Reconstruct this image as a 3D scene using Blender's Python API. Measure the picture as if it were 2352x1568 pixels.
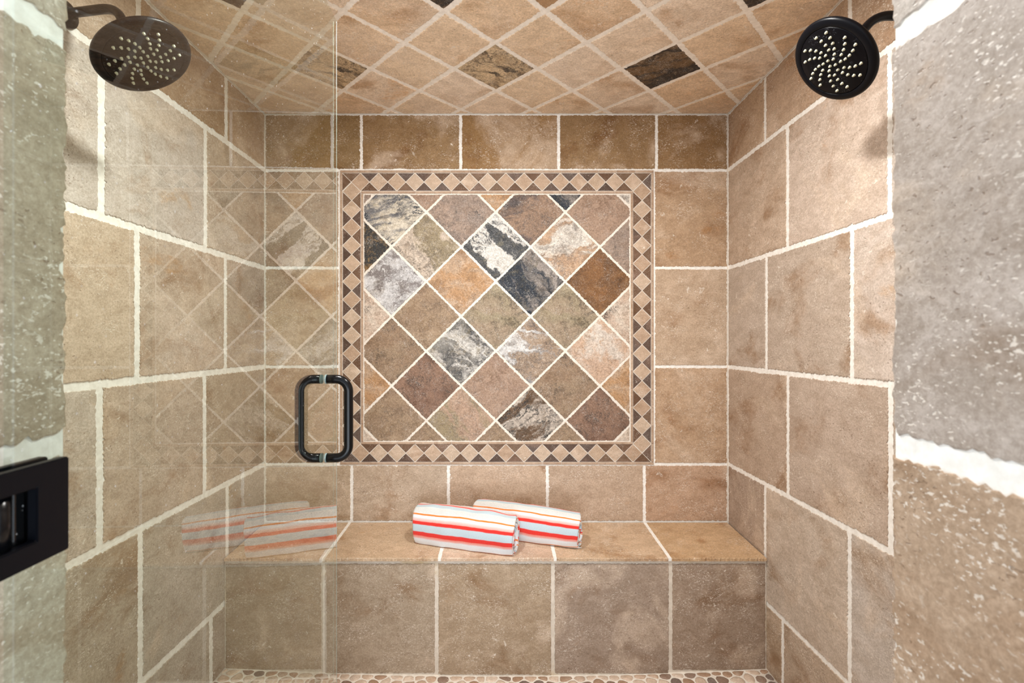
import bpy, bmesh, math, random
from mathutils import Vector, Matrix, noise
from math import sin, cos, pi, radians as R

for o in list(bpy.data.objects): bpy.data.objects.remove(o, do_unlink=True)
scene = bpy.context.scene
COL = scene.collection
random.seed(11)

# ------------------------------------------------------------------ camera, world, lights, exposure
F = 1087.0                       # focal length in pixels of the 2352 px wide frame
CX, CZ = 1150.0, 784.0           # vanishing point of the depth lines
CAMZ = 1.35
cam_d = bpy.data.cameras.new('camera'); cam = bpy.data.objects.new('camera', cam_d); COL.objects.link(cam)
cam_d.sensor_width = 36.0; cam_d.lens = F/2352*36.0
cam_d.shift_x = 26/2352; cam_d.shift_y = 0
cam_d.clip_start = .02
cam.location = (0, 0, CAMZ); cam.rotation_euler = (pi/2, 0, 0)
cam_d.dof.use_dof = True; cam_d.dof.focus_distance = 2.0; cam_d.dof.aperture_fstop = 6.3
scene.camera = cam
scene.view_settings.view_transform = 'Standard'; scene.view_settings.look = 'None'
scene.view_settings.gamma = 1.0; scene.view_settings.use_curve_mapping = False
scene.view_settings.exposure = 0.13

def lin(c):
    c = [x/255.0 for x in c]
    return tuple(x/12.92 if x <= .04045 else ((x+.055)/1.055)**2.4 for x in c)

world = bpy.data.worlds.new('world'); scene.world = world; world.use_nodes = True
bg = world.node_tree.nodes['Background']
bg.inputs[0].default_value = (.80, .90, 1.0, 1); bg.inputs[1].default_value = 1.1

def area(name, loc, rot, size, power, color, shape='DISK', size_y=None, spread=180):
    d = bpy.data.lights.new(name, 'AREA'); d.shape = shape; d.size = size
    if size_y: d.size_y = size_y
    d.energy = power; d.color = color; d.spread = R(spread)
    o = bpy.data.objects.new(name, d); COL.objects.link(o); o.location = loc; o.rotation_euler = rot
    return o
# daylight of the bathroom behind the photographer, entering through the shower opening
area('bathroom_daylight', (0.1, -1.8, 0.50), (R(117), 0, 0), 2.4, 66, (.88, .94, 1.0), 'RECTANGLE', 2.0)
CANS = [(.365, 1.12), (-.41, 1.10)]
for cx_, cy_ in CANS:
    area('downlight_beam', (cx_, cy_, 2.405), (0, 0, 0), .10, 13.5, (1.0, .985, .95))

# ------------------------------------------------------------------ helpers
def link(name, me, parent=None, mats=None):
    o = bpy.data.objects.new(name, me); COL.objects.link(o)
    if parent is not None: o.parent = parent
    if mats is not None and me is not None:
        for m in (mats if isinstance(mats, (list, tuple)) else [mats]): me.materials.append(m)
    return o
def tag(o, label=None, cat=None, group=None, kind=None):
    if label: o['label'] = label
    if cat: o['category'] = cat
    if group: o['group'] = group
    if kind: o['kind'] = kind
    return o
def empty(name, loc, label, cat, group=None):
    o = bpy.data.objects.new(name, None); COL.objects.link(o); o.location = loc; o.empty_display_size = .05
    return tag(o, label, cat, group)
def mesh_from(name, verts, faces, smooth=False):
    me = bpy.data.meshes.new(name); me.from_pydata([tuple(v) for v in verts], [], faces); me.update()
    if smooth:
        for p in me.polygons: p.use_smooth = True
    return me
def bm_mesh(name, bm, smooth=False):
    bmesh.ops.recalc_face_normals(bm, faces=bm.faces[:])
    me = bpy.data.meshes.new(name); bm.to_mesh(me); bm.free()
    if smooth:
        for p in me.polygons: p.use_smooth = True
    return me
def add_box(bm, lo, hi, bevel=0, seg=2):
    r = bmesh.ops.create_cube(bm, size=1)
    for v in r['verts']:
        v.co = Vector([(lo[i]+hi[i])/2 + v.co[i]*(hi[i]-lo[i]) for i in range(3)])
    if bevel:
        es = list({e for v in r['verts'] for e in v.link_edges})
        bmesh.ops.bevel(bm, geom=es, offset=bevel, segments=seg, affect='EDGES', profile=.6)
def lathe(bm, prof, n=48, mat=None):
    """prof: list of (r, z); revolve about local z"""
    rings = []
    for r, z in prof:
        if r < 1e-6: rings.append([bm.verts.new((0, 0, z))])
        else: rings.append([bm.verts.new((r*cos(2*pi*k/n), r*sin(2*pi*k/n), z)) for k in range(n)])
    for a, b in zip(rings, rings[1:]):
        for k in range(n):
            k2 = (k+1) % n
            if len(a) == 1 and len(b) == 1: continue
            if len(a) == 1: bm.faces.new((a[0], b[k], b[k2]))
            elif len(b) == 1: bm.faces.new((a[k], b[0], a[k2]))
            else: bm.faces.new((a[k], b[k], b[k2], a[k2]))
def tube(bm, pts, rad, n=20, cap=True):
    pts = [Vector(p) for p in pts]
    t0 = (pts[1]-pts[0]).normalized()
    up = Vector((0, 0, 1)) if abs(t0.z) < .9 else Vector((0, 1, 0))
    nrm = (up - t0*up.dot(t0)).normalized()
    rings = []
    for i, p in enumerate(pts):
        if i == 0: t = t0
        elif i == len(pts)-1: t = (pts[-1]-pts[-2]).normalized()
        else: t = (pts[i+1]-pts[i-1]).normalized()
        nrm = (nrm - t*nrm.dot(t)).normalized(); b = t.cross(nrm)
        rr = rad[i] if isinstance(rad, (list, tuple)) else rad
        rings.append([bm.verts.new(p + nrm*rr*cos(2*pi*k/n) + b*rr*sin(2*pi*k/n)) for k in range(n)])
    for a, b in zip(rings, rings[1:]):
        for k in range(n): bm.faces.new((a[k], a[(k+1) % n], b[(k+1) % n], b[k]))
    if cap:
        bm.faces.new(rings[0][::-1]); bm.faces.new(rings[-1])
def round_path(pts, rad, seg=8):
    """polyline with rounded corners"""
    pts = [Vector(p) for p in pts]; out = [pts[0]]
    for a, b, c in zip(pts, pts[1:], pts[2:]):
        d1 = (a-b).normalized(); d2 = (c-b).normalized()
        ang = d1.angle(d2); L = rad/math.tan(ang/2)
        p1 = b+d1*L; p2 = b+d2*L
        cen = b + (d1+d2).normalized()*(rad/sin(ang/2))
        for k in range(seg+1):
            t = k/seg*(pi-ang); e1 = (p1-cen).normalized(); e2 = (-d1).normalized()
            out.append(cen+(e1*cos(t)+e2*sin(t))*rad)
    out.append(pts[-1]); return out

# ------------------------------------------------------------------ node helper
class NB:
    def __init__(s, name):
        s.m = bpy.data.materials.new(name); s.m.use_nodes = True
        s.nt = s.m.node_tree; s.nt.nodes.clear()
        s.out = s.nt.nodes.new('ShaderNodeOutputMaterial')
    def n(s, t, **kw):
        x = s.nt.nodes.new(t)
        for k, v in kw.items(): setattr(x, k, v)
        return x
    def l(s, a, b): s.nt.links.new(a, b)
    def put(s, sock, v):
        if isinstance(v, bpy.types.NodeSocket): s.l(v, sock)
        elif isinstance(v, (tuple, list)):
            sock.default_value = tuple(v)+(1,) if (len(v) == 3 and sock.type == 'RGBA') else v
        else: sock.default_value = v
    def math(s, op, a, b=0, clamp=False):
        x = s.n('ShaderNodeMath', operation=op); x.use_clamp = clamp
        s.put(x.inputs[0], a); s.put(x.inputs[1], b); return x.outputs[0]
    def vmath(s, op, a, b=(0, 0, 0)):
        x = s.n('ShaderNodeVectorMath', operation=op)
        s.put(x.inputs[0], a)
        if op == 'SCALE': s.put(x.inputs['Scale'], b)
        else: s.put(x.inputs[1], b)
        return x.outputs[0]
    def mix(s, f, a, b, mode='MIX'):
        x = s.n('ShaderNodeMix', data_type='RGBA', blend_type=mode)
        s.put(x.inputs[0], f); s.put(x.inputs[6], a); s.put(x.inputs[7], b); return x.outputs[2]
    def noise(s, vec, scale, detail=4, rough=.55, dist=0, ntype=None):
        x = s.n('ShaderNodeTexNoise')
        if ntype: x.noise_type = ntype
        s.put(x.inputs['Vector'], vec); x.inputs['Scale'].default_value = scale
        x.inputs['Detail'].default_value = detail; x.inputs['Roughness'].default_value = rough
        x.inputs['Distortion'].default_value = dist
        return x.outputs[0]
    def sm(s, v, lo, hi, a=0.0, b=1.0):
        x = s.n('ShaderNodeMapRange', interpolation_type='SMOOTHSTEP')
        s.put(x.inputs[0], v); x.inputs[1].default_value = lo; x.inputs[2].default_value = hi
        x.inputs[3].default_value = a; x.inputs[4].default_value = b; return x.outputs[0]
    def scalev(s, vec, sc):
        return s.vmath('MULTIPLY', vec, sc)
    def coords(s, mult=53.0):
        tc = s.n('ShaderNodeTexCoord'); oi = s.n('ShaderNodeObjectInfo')
        cx = s.n('ShaderNodeCombineXYZ')
        s.put(cx.inputs[0], s.math('MULTIPLY', oi.outputs['Random'], mult))
        s.put(cx.inputs[1], s.math('MULTIPLY', oi.outputs['Random'], mult*1.7))
        s.put(cx.inputs[2], s.math('MULTIPLY', oi.outputs['Random'], mult*.6))
        return s.vmath('ADD', tc.outputs['Object'], cx.outputs[0]), oi
    def finish(s, color, rough=.5, bump=None, bstr=.3, bdist=.002, spec=.4, metal=0, **kw):
        p = s.n('ShaderNodeBsdfPrincipled')
        s.put(p.inputs['Base Color'], color); s.put(p.inputs['Roughness'], rough)
        s.put(p.inputs['Metallic'], metal); p.inputs['Specular IOR Level'].default_value = spec
        for k, v in kw.items(): s.put(p.inputs[k.replace('_', ' ')], v)
        if bump is not None:
            b = s.n('ShaderNodeBump'); b.inputs['Strength'].default_value = bstr
            b.inputs['Distance'].default_value = bdist; s.put(b.inputs['Height'], bump)
            s.l(b.outputs[0], p.inputs['Normal'])
        s.l(p.outputs[0], s.out.inputs[0]); return s.m

def add_flecks(s, v, col, amount=.5, size=1.0, fleck=(.90, .83, .74), curl=1.0):
    """small curly cream fillings and tiny dark pits of travertine"""
    st = s.scalev(v, (1.0, 1.6, 1.0))
    f1 = s.noise(st, 135/size, 2, .5, 1.0*curl)
    f2 = s.noise(v, 9/size, 3, .6)
    f3 = s.noise(st, 175/size, 1.5, .5, 1.0*curl)
    m = s.math('MULTIPLY', s.sm(f1, .595, .66), s.sm(f2, .60-.16*amount, .70-.16*amount))
    m2 = s.math('MULTIPLY', s.sm(f3, .625, .69), s.sm(f2, .40, .58, .25, 1))
    m = s.math('MAXIMUM', m, m2)
    col = s.mix(s.math('MULTIPLY', m, .62), col, fleck)
    d1 = s.noise(s.vmath('ADD', st, (7, 3, 1)), 120/size, 2, .5, .5)
    d2 = s.noise(s.vmath('ADD', v, (5, 9, 2)), 7/size, 2, .5)
    d = s.math('MULTIPLY', s.sm(d1, .645, .70), s.sm(d2, .48, .58))
    col = s.mix(s.math('MULTIPLY', d, .50), col, (.13, .07, .035))
    return col, m, d

def travertine(name, dark=.68, patch=(.56, .40, .25), rough=.48, amount=.5, size=1.0, pale=(.74, .62, .50), curl=1.0):
    s = NB(name); v, oi = s.coords()
    base = oi.outputs['Color']
    w = s.vmath('ADD', v, s.vmath('SCALE', s.n('ShaderNodeTexNoise').outputs[1], 0.0))
    c1 = s.noise(s.scalev(v, (1, 1.25, 1)), 4.2/size, 7, .62, .5)
    c2 = s.noise(s.vmath('ADD', v, (3.3, 1.1, 8)), 3.1/size, 6, .6, .8)
    c3 = s.noise(s.scalev(v, (1, 1.5, 1)), 17/size, 8, .68, .6)
    c4 = s.noise(v, 150/size, 6, .78, .4)
    dk = s.sm(c1, .51, .70)
    col = s.mix(s.math('MULTIPLY', dk, dark), base, s.mix(1.0, base, patch, 'MULTIPLY'))
    rust = s.sm(s.math('ADD', c2, s.math('MULTIPLY', c3, .35)), .79, .93)
    col = s.mix(s.math('MULTIPLY', rust, dark*.9), col, s.mix(1.0, base, (.74, .50, .24), 'MULTIPLY'))
    col = s.mix(s.sm(c2, .32, .48, .5, 0), col, pale)
    col = s.mix(1.0, col, s.mix(s.sm(c3, .36, .66), (.88, .85, .82), (1.08, 1.07, 1.07)), 'MULTIPLY')
    col = s.mix(1.0, col, s.mix(s.sm(c4, .33, .67), (.81, .78, .75), (1.17, 1.17, 1.18)), 'MULTIPLY')
    wb = s.math('MULTIPLY', s.sm(s.noise(s.vmath('ADD', v, (2, 7, 4)), 38/size, 4, .62, .8), .655, .70), s.sm(c2, .42, .55, 1, .2))
    col = s.mix(s.math('MULTIPLY', wb, .75), col, (.86, .80, .72))      # chalky white filler
    col, m, d = add_flecks(s, v, col, amount, size, curl=curl)
    h = s.math('SUBTRACT', s.math('MULTIPLY', c4, .35), s.math('MULTIPLY', d, 1.6))
    h = s.math('ADD', h, s.math('MULTIPLY', c3, .5))
    h = s.math('SUBTRACT', h, s.math('MULTIPLY', m, .35))
    return s.finish(col, s.sm(c3, .3, .7, rough-.07, rough+.1), h, .45, .0022, .16)

def stone(name, c1, c2, c3, mixlo=.45, mixhi=.55, scale=6, vein=.0, veincol=(.05, .045, .045), vscale=16,
          band=0.0, bscale=9, bang=0.0, speck=.4, speckcol=None, warp=.12, top=None):
    """slab cut with two tones, a third speck tone, dark crackle veins and wavy bands"""
    s = NB(name)
    tc = s.n('ShaderNodeTexCoord'); v = s.vmath('ADD', tc.outputs['Object'], (hash(name) % 97 if False else (sum(map(ord, name)) % 97)*1.3, 2.0, 0))
    wn = s.n('ShaderNodeTexNoise'); s.put(wn.inputs['Vector'], v); wn.inputs['Scale'].default_value = 9; wn.inputs['Detail'].default_value = 6
    wn.inputs['Roughness'].default_value = .65
    wv = s.vmath('ADD', v, s.vmath('SCALE', s.vmath('SUBTRACT', wn.outputs[1], (.5, .5, .5)), warp))
    rot = s.n('ShaderNodeVectorRotate'); rot.inputs['Angle'].default_value = bang; s.put(rot.inputs['Vector'], wv)
    an = (.38, 1.9, 1) if band > 0 else (.7, 1.3, 1)
    a = s.noise(s.scalev(rot.outputs[0], an), scale, 6, .60, .3)
    col = s.mix(s.sm(a, mixlo, mixhi), c1, c2)
    b = s.noise(wv, 34, 7, .72, .8)
    col = s.mix(s.sm(b, .53, .60, 0, speck), col, c3)
    b2 = s.noise(s.vmath('ADD', wv, (9, 2, 5)), 15, 7, .7, .6)
    col = s.mix(s.sm(b2, .52, .62, 0, .55), col, s.mix(1.0, col, (.50, .44, .38), 'MULTIPLY'))
    g = s.noise(v, 140, 6, .8, .5)
    if band > 0:                                  # agate-like lines that follow the colour boundary
        sn = s.math('SINE', s.math('MULTIPLY', a, bscale*14.0))
        bm_ = s.math('MULTIPLY', s.sm(sn, .55, .92), s.sm(s.noise(v, 6, 3, .5), .40, .54))
        col = s.mix(s.math('MULTIPLY', bm_, band), col, veincol)
    if vein > 0:
        r1 = s.noise(wv, vscale, 5, .62, 1.1)
        ridge = s.math('ABSOLUTE', s.math('SUBTRACT', r1, .5))
        r2 = s.noise(s.vmath('ADD', wv, (4, 4, 4)), vscale*2.1, 5, .65, 1.6)
        ridge2 = s.math('ABSOLUTE', s.math('SUBTRACT', r2, .5))
        mask = s.sm(s.noise(v, 7, 3, .6), .40, .60)
        vm = s.math('MAXIMUM', s.sm(ridge, .006, .032, 1, 0), s.math('MULTIPLY', s.sm(ridge2, .006, .030, 1, 0), .8))
        col = s.mix(s.math('MULTIPLY', s.math('MULTIPLY', vm, mask), vein), col, veincol)
    col = s.mix(1.0, col, s.mix(s.sm(g, .34, .66), (.62, .60, .58), (1.14, 1.14, 1.14)), 'MULTIPLY')
    col, m, d = add_flecks(s, v, col, .35, .6, (.80, .77, .72))
    h = s.math('ADD', s.math('MULTIPLY', g, .5), s.math('MULTIPLY', b, .7))
    h = s.math('SUBTRACT', h, s.math('MULTIPLY', d, 1.2))
    return s.finish(col, .5, h, .45, .0018, .16)

def grout_mat(name, c, streak=None):
    s = NB(name); tc = s.n('ShaderNodeTexCoord'); v = tc.outputs['Object']
    n1 = s.noise(v, 60, 5, .6); n2 = s.noise(v, 6, 4, .6)
    col = s.mix(1, c, s.mix(s.sm(n1, .3, .7), (.9, .89, .87), (1.06, 1.06, 1.06)), 'MULTIPLY')
    if streak: col = s.mix(s.sm(n2, .55, .72, 0, .8), col, streak)
    return s.finish(col, .85, n1, .5, .002, .15)

M = {}
M['trav'] = travertine('travertine')
M['trav_near'] = travertine('travertine_coarse', amount=.30, size=1.1, dark=.5, curl=.25)
M['trav_small'] = travertine('travertine_mosaic', dark=.25, amount=.3, size=.5, rough=.42)
M['dark_small'] = travertine('dark_mosaic_stone', dark=.4, amount=.15, size=.5, rough=.42, pale=(.30, .20, .15))
M['pebble'] = travertine('pebble_stone', dark=.3, amount=.3, size=.35, rough=.4, pale=(.5, .42, .35))
M['grout'] = grout_mat('grout', (.95, .93, .89))
M['grout_stained'] = grout_mat('grout_stained', (.74, .67, .58), (.58, .44, .24))
M['grout_fine'] = grout_mat('grout_fine', (.84, .78, .70)); M['grout_ceiling'] = grout_mat('grout_ceiling', (.93, .86, .77))

s = NB('black_metal'); tc = s.n('ShaderNodeTexCoord')
n_ = s.noise(tc.outputs['Object'], 300, 2)
M['black'] = s.finish((.0022, .0025, .0035), .2, None, spec=.3)
s = NB('satin_black'); tc = s.n('ShaderNodeTexCoord')
M['satin'] = s.finish((.0030, .0035, .0055), .33, None, spec=.14)
s = NB('face_black'); tc = s.n('ShaderNodeTexCoord')     # limescale on the nozzle face
n1 = s.noise(tc.outputs['Object'], 160, 3, .6, 1.8); n2 = s.noise(tc.outputs['Object'], 22, 3, .6)
lime = s.math('MULTIPLY', s.sm(n1, .60, .68), s.sm(n2, .48, .66))
M['face'] = s.finish(s.mix(s.math('MULTIPLY', lime, .40), (.003, .003, .0045), (.42, .45, .52)), s.sm(lime, 0, 1, .30, .7), None, spec=.12)
s = NB('nozzle_rubber'); M['nozzle'] = s.finish((.60, .60, .46), .5, None)
s = NB('clear_plastic'); M['washer'] = s.finish((.45, .62, .62), .12, None, spec=.6, Transmission_Weight=.5)
s = NB('white_trim'); M['white'] = s.finish((.85, .84, .82), .4, None)
s = NB('lit_lens'); e = s.n('ShaderNodeEmission'); e.inputs[0].default_value = (1, .95, .88, 1); e.inputs[1].default_value = 60
s.l(e.outputs[0], s.out.inputs[0]); M['lens'] = s.m
# glass: clear pane, greenish by absorption, mirror reflection by Fresnel on its outer faces
s = NB('glass')
tr = s.n('ShaderNodeBsdfTransparent'); tr.inputs[0].default_value = (.92, .955, .93, 1)
gl = s.n('ShaderNodeBsdfGlossy'); gl.inputs['Roughness'].default_value = 0.0; gl.inputs[0].default_value = (1, 1, 1, 1)
fr = s.n('ShaderNodeFresnel'); fr.inputs[0].default_value = 1.5
ge = s.n('ShaderNodeNewGeometry')
fac = s.math('MULTIPLY', s.math('MULTIPLY', fr.outputs[0], 1.55), s.math('SUBTRACT', 1.0, ge.outputs['Backfacing']), True)
tc = s.n('ShaderNodeTexCoord')
mx = s.n('ShaderNodeMixShader'); s.put(mx.inputs[0], fac); s.l(tr.outputs[0], mx.inputs[1]); s.l(gl.outputs[0], mx.inputs[2])
df = s.n('ShaderNodeBsdfDiffuse'); df.inputs[0].default_value = (.85, .88, .9, 1)          # dried water spots
sp = s.math('MULTIPLY', s.sm(s.noise(tc.outputs['Object'], 170, 1, .4), .735, .78), s.math('SUBTRACT', 1.0, ge.outputs['Backfacing']))
mx2 = s.n('ShaderNodeMixShader'); s.put(mx2.inputs[0], s.math('MULTIPLY', sp, .30)); s.l(mx.outputs[0], mx2.inputs[1]); s.l(df.outputs[0], mx2.inputs[2])
s.l(mx2.outputs[0], s.out.inputs[0]); M['glass'] = s.m

# ------------------------------------------------------------------ tile maker
def clip_poly(poly, box):
    u0, u1, v0, v1 = box
    for ax, lim, keep in ((0, u0, 1), (0, u1, -1), (1, v0, 1), (1, v1, -1)):
        out = []
        for i in range(len(poly)):
            a, b = poly[i], poly[(i+1) % len(poly)]
            ia = (a[ax]-lim)*keep >= 0; ib = (b[ax]-lim)*keep >= 0
            if ia: out.append(a)
            if ia != ib:
                t = (lim-a[ax])/(b[ax]-a[ax]); out.append((a[0]+t*(b[0]-a[0]), a[1]+t*(b[1]-a[1])))
        poly = out
        if len(poly) < 3: return []
    return poly
def area2(poly): return sum(a[0]*b[1]-b[0]*a[1] for a, b in zip(poly, poly[1:]+poly[:1]))/2
def inset(poly, d):
    """inset a convex ccw polygon by d"""
    n = len(poly); res = []
    for i in range(n):
        p0, p1, p2 = Vector(poly[i-1]), Vector(poly[i]), Vector(poly[(i+1) % n])
        e1 = (p1-p0).normalized(); e2 = (p2-p1).normalized()
        n1 = Vector((-e1.y, e1.x)); n2 = Vector((-e2.y, e2.x))
        k = 1+n1.dot(n2); q = p1+(n1+n2)*(d/max(k, .3)); res.append((q.x, q.y))
    return res
def clean(poly, eps=.004):
    out = []
    for p in poly:
        if not out or (Vector(p)-Vector(out[-1])).length > eps: out.append(p)
    if len(out) > 2 and (Vector(out[0])-Vector(out[-1])).length < eps: out.pop()
    return out
def tile(parent, poly, mat, color, name='tile', jag=.003, step=.006, chip=.35, th=.004, bev=.0016, lift=0.0, rim=.0008, label=None):
    poly = clean(poly)
    if len(poly) < 3: return None
    if area2(poly) < 0: poly = poly[::-1]
    if abs(area2(poly)) < 6e-5 and jag > .001: return None
    cu = sum(p[0] for p in poly)/len(poly); cv = sum(p[1] for p in poly)/len(poly)
    pts, nrm = [], []
    n = len(poly); seed = random.uniform(0, 1000)
    for i in range(n):
        a, b = Vector(poly[i]), Vector(poly[(i+1) % n]); L = (b-a).length
        e = (b-a)/L; nn = Vector((-e.y, e.x)); k = max(1, int(L/step)) if jag > 0 else 1
        for j in range(k):
            t = j/k; p = a+(b-a)*t; w = nn
            if j == 0:
                e0 = (a-Vector(poly[i-1])).normalized(); w = nn+Vector((-e0.y, e0.x)); w = w/max(.6, w.length_squared/2)
            pts.append(p); nrm.append(w)
    outl = []
    m = len(pts)
    for i, (p, w) in enumerate(zip(pts, nrm)):
        d = 0
        if jag > 0:
            q = i*step
            a = abs(noise.noise(Vector((q*70, seed, 0)))); b_ = noise.noise(Vector((q*14, seed, 5)))
            d = jag*(.12+.9*a+.7*max(0, b_)+random.uniform(0, .85))
            if random.random() < chip*.12: d += jag*random.uniform(.6, 1.5)
        outl.append(p+w*d)
    sm_ = [(outl[i-1]+outl[i]*2+outl[(i+1) % m])/4 if jag > .001 and abs((pts[i]-pts[i-1]).normalized().dot((pts[(i+1) % m]-pts[i]).normalized())) > .9 else outl[i] for i in range(m)]
    inn = [p+w*bev for p, w in zip(sm_, nrm)]
    if jag > 0:                                # keep both rings star-shaped about the centre: no folds at sharp corners
        cc = Vector((cu, cv)); bad = True
        def cr2(a, b): return (a.x-cc.x)*(b.y-cc.y)-(a.y-cc.y)*(b.x-cc.x)
        while bad and len(outl) > 6:
            bad = False; i = 0
            while i < len(outl):
                j2 = (i+1) % len(outl)
                if cr2(outl[i], outl[j2]) <= 1e-8 or cr2(inn[i], inn[j2]) <= 1e-8:
                    del outl[j2]; del inn[j2]; bad = True
                    if len(outl) < 7: break
                i += 1
        m = len(outl)
    verts = [(p.x-cu, p.y-cv, -th) for p in outl] + [(p.x-cu, p.y-cv, lift-rim) for p in outl]
    verts += [(p.x-cu, p.y-cv, lift) for p in inn]
    faces = []
    for r in range(2):
        for i in range(m):
            j = (i+1) % m; faces.append((r*m+i, r*m+j, (r+1)*m+j, (r+1)*m+i))
    if jag > .001:
        verts.append((0, 0, lift)); faces += [(2*m+i, 2*m+(i+1) % m, 3*m) for i in range(m)]
    else: faces.append(tuple(range(2*m, 3*m)))
    me = mesh_from(name, verts, faces)
    o = link(name, me, parent, mat); o.location = (cu, cv, 0); o.color = tuple(color)+(1,)
    if label: o['label'] = label
    return o
def rect(u0, v0, u1, v1): return [(u0, v0), (u1, v0), (u1, v1), (u0, v1)]
PAL = [(.56, .40, .27), (.60, .44, .31), (.53, .37, .24), (.62, .47, .35), (.50, .34, .21), (.64, .50, .37)]
def pal(bias=(1, 1, 1), k=None):
    c = PAL[k] if k is not None else random.choice(PAL)
    j = random.uniform(.94, 1.06)
    return tuple(min(.9, c[i]*bias[i]*j) for i in range(3))
def frame(o, origin, u, v, w):
    m = Matrix((u, v, w)).transposed().to_4x4(); m.translation = Vector(origin); o.matrix_world = m

# ------------------------------------------------------------------ the shell
XL, XR, YB, ZC = -1.132, 1.090, 2.27, 2.44
ZR = [.293, .763, 1.229, 1.703, 2.173]       # course lines
YJ = .556                                    # inner face of the front wall / jamb edges
JL, JR, YO = -.510, .460, .345               # jamb faces, outer face of the front wall
P = .4725; G = .013; TH = .12; BED = .0022
def slab(name, frame_args, lo, hi, mat, kind='structure'):
    bm = bmesh.new(); add_box(bm, lo, hi)
    o = link(name, bm_mesh(name, bm), None, mat); frame(o, *frame_args); o['kind'] = kind
    return o
FB = ((0, YB, 0), Vector((1, 0, 0)), Vector((0, 0, 1)), Vector((0, -1, 0)))
FL = ((XL, 0, 0), Vector((0, 1, 0)), Vector((0, 0, 1)), Vector((1, 0, 0)))
FR = ((XR, 0, 0), Vector((0, -1, 0)), Vector((0, 0, 1)), Vector((-1, 0, 0)))
FC = ((0, 0, ZC), Vector((1, 0, 0)), Vector((0, -1, 0)), Vector((0, 0, -1)))
wall_back = slab('wall_back', FB, (XL-TH, -.05, -TH), (XR+TH, ZC, -BED), M['grout'])
wall_left = slab('wall_left', FL, (YJ, -.05, -TH), (YB+.001, ZC, -BED), M['grout'])
wall_right = slab('wall_right', FR, (-YB-.001, -.05, -TH), (-YJ, ZC, -BED), M['grout'])
ceiling = slab('ceiling', FC, (XL-TH, -YB-TH, -TH), (XR+TH, -YO, -BED), M['grout_ceiling'])

g2 = G/2; cg = .003                         # joint half width, corner grout
# --- back wall: px -> metres on the wall
SB = YB/F
def bx(px): return (px-CX)*SB
def bz(py): return CAMZ+(CZ-py)*SB
MU0, MU1, MV0, MV1 = bx(780), bx(1502), bz(1067), bz(391)    # mural outline
def btile(x0, z0, x1, z1, col, edges=(1, 1, 1, 1)):
    """edges l,b,r,t: 1 = normal joint, 0 = corner, 2 = against the mural"""
    f = {0: cg, 1: g2-.002, 2: .0035}
    return tile(wall_back, rect(x0+f[edges[0]], z0+f[edges[1]], x1-f[edges[2]], z1-f[edges[3]]), M['trav'], col, jag=.0034, step=.0045, lift=random.uniform(0, .0006))
xs = [XL, bx(830), bx(1058), bx(1283), bx(1508), XR]
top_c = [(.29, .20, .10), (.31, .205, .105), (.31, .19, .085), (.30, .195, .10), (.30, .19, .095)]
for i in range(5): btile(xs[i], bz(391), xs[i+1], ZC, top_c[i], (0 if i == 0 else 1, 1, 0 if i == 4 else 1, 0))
zz = [bz(1066), ZR[2], ZR[3], bz(391)]
lc = [(.52, .39, .27), (.53, .41, .29), (.47, .37, .27)]
rc = [(.51, .365, .245), (.53, .41, .30), (.47, .335, .22)]
for i in range(3):
    btile(XL, zz[i], MU0, zz[i+1], lc[i], (0, 1, 2, 1)); btile(MU1, zz[i], XR, zz[i+1], rc[i], (2, 1, 0, 1))
xs = [XL, bx(808), bx(1030), bx(1257), bx(1480), XR]
bc = [(.50, .40, .29), (.53, .43, .33), (.55, .42, .31), (.52, .40, .30), (.53, .37, .26)]
for i in range(5):
    btile(xs[i], .485, xs[i+1], bz(1066), bc[i], (0 if i == 0 else 1, 0, 0 if i == 4 else 1, 1))
# --- side walls
rows = [(0, .277), (.277, ZR[1]), (ZR[1], ZR[2]), (ZR[2], ZR[3]), (ZR[3], ZR[4]), (ZR[4], ZC)]
def side(parent, sgn, joints, cols, y0, y1, jag=.0045):
    for r, (z0, z1) in enumerate(rows):
        js = [y for y in joints[r] if y0+.02 < y < y1-.02]
        ys = [y1]+js+[y0]
        for k in range(len(ys)-1):
            a, b = ys[k+1], ys[k]
            gg = .0088 if sgn < 0 else .0062
            fa = gg if k < len(ys)-2 else cg; fb = gg if k > 0 else cg
            f0 = gg if r > 0 else .001; f1 = gg if r < 5 else cg
            u0, u1 = (a+fa, b-fb) if sgn < 0 else (-b+fb, -a-fa)
            c = cols[r][k] if k < len(cols[r]) else pal((1, 1, 1))
            kk = (.95, 1.02, 1.14) if sgn < 0 else (.92, .98, 1.08)
            c = tuple(min(.9, c[q]*kk[q]) for q in range(3))
            tile(parent, rect(u0, z0+f0, u1, z1-f1), M['trav'], c, jag=jag, step=.0045, lift=random.uniform(0, .0012))
def J(first): return [first-P*k for k in range(4)]
A_, B_, C_, D_, E_, H_ = (.50, .36, .235), (.56, .455, .355), (.62, .53, .435), (.53, .445, .34), (.46, .37, .275), (.60, .50, .39)
colsL = [[E_, D_, D_, H_], [D_, D_, (.53, .43, .31), H_], [(.52, .40, .28), (.58, .45, .33), H_], [(.52, .40, .29), (.58, .45, .33), (.62, .48, .34), H_],
         [(.55, .43, .31), C_, C_], [(.48, .33, .205), (.46, .31, .185), (.56, .42, .29)]]
colsR = [[A_, (.54, .41, .29), H_], [(.47, .35, .255), (.62, .50, .38), C_, C_], [(.54, .40, .285), (.57, .44, .33), B_], [(.58, .46, .35), (.57, .45, .34), (.68, .56, .45)],
         [(.59, .44, .31), (.66, .52, .40), C_], [(.56, .39, .25), (.57, .40, .265), (.55, .39, .26)]]
side(wall_left, -1, [J(1.85), J(1.96), J(1.81), J(1.947), J(1.815), J(1.953)], colsL, YJ, YB)
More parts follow.
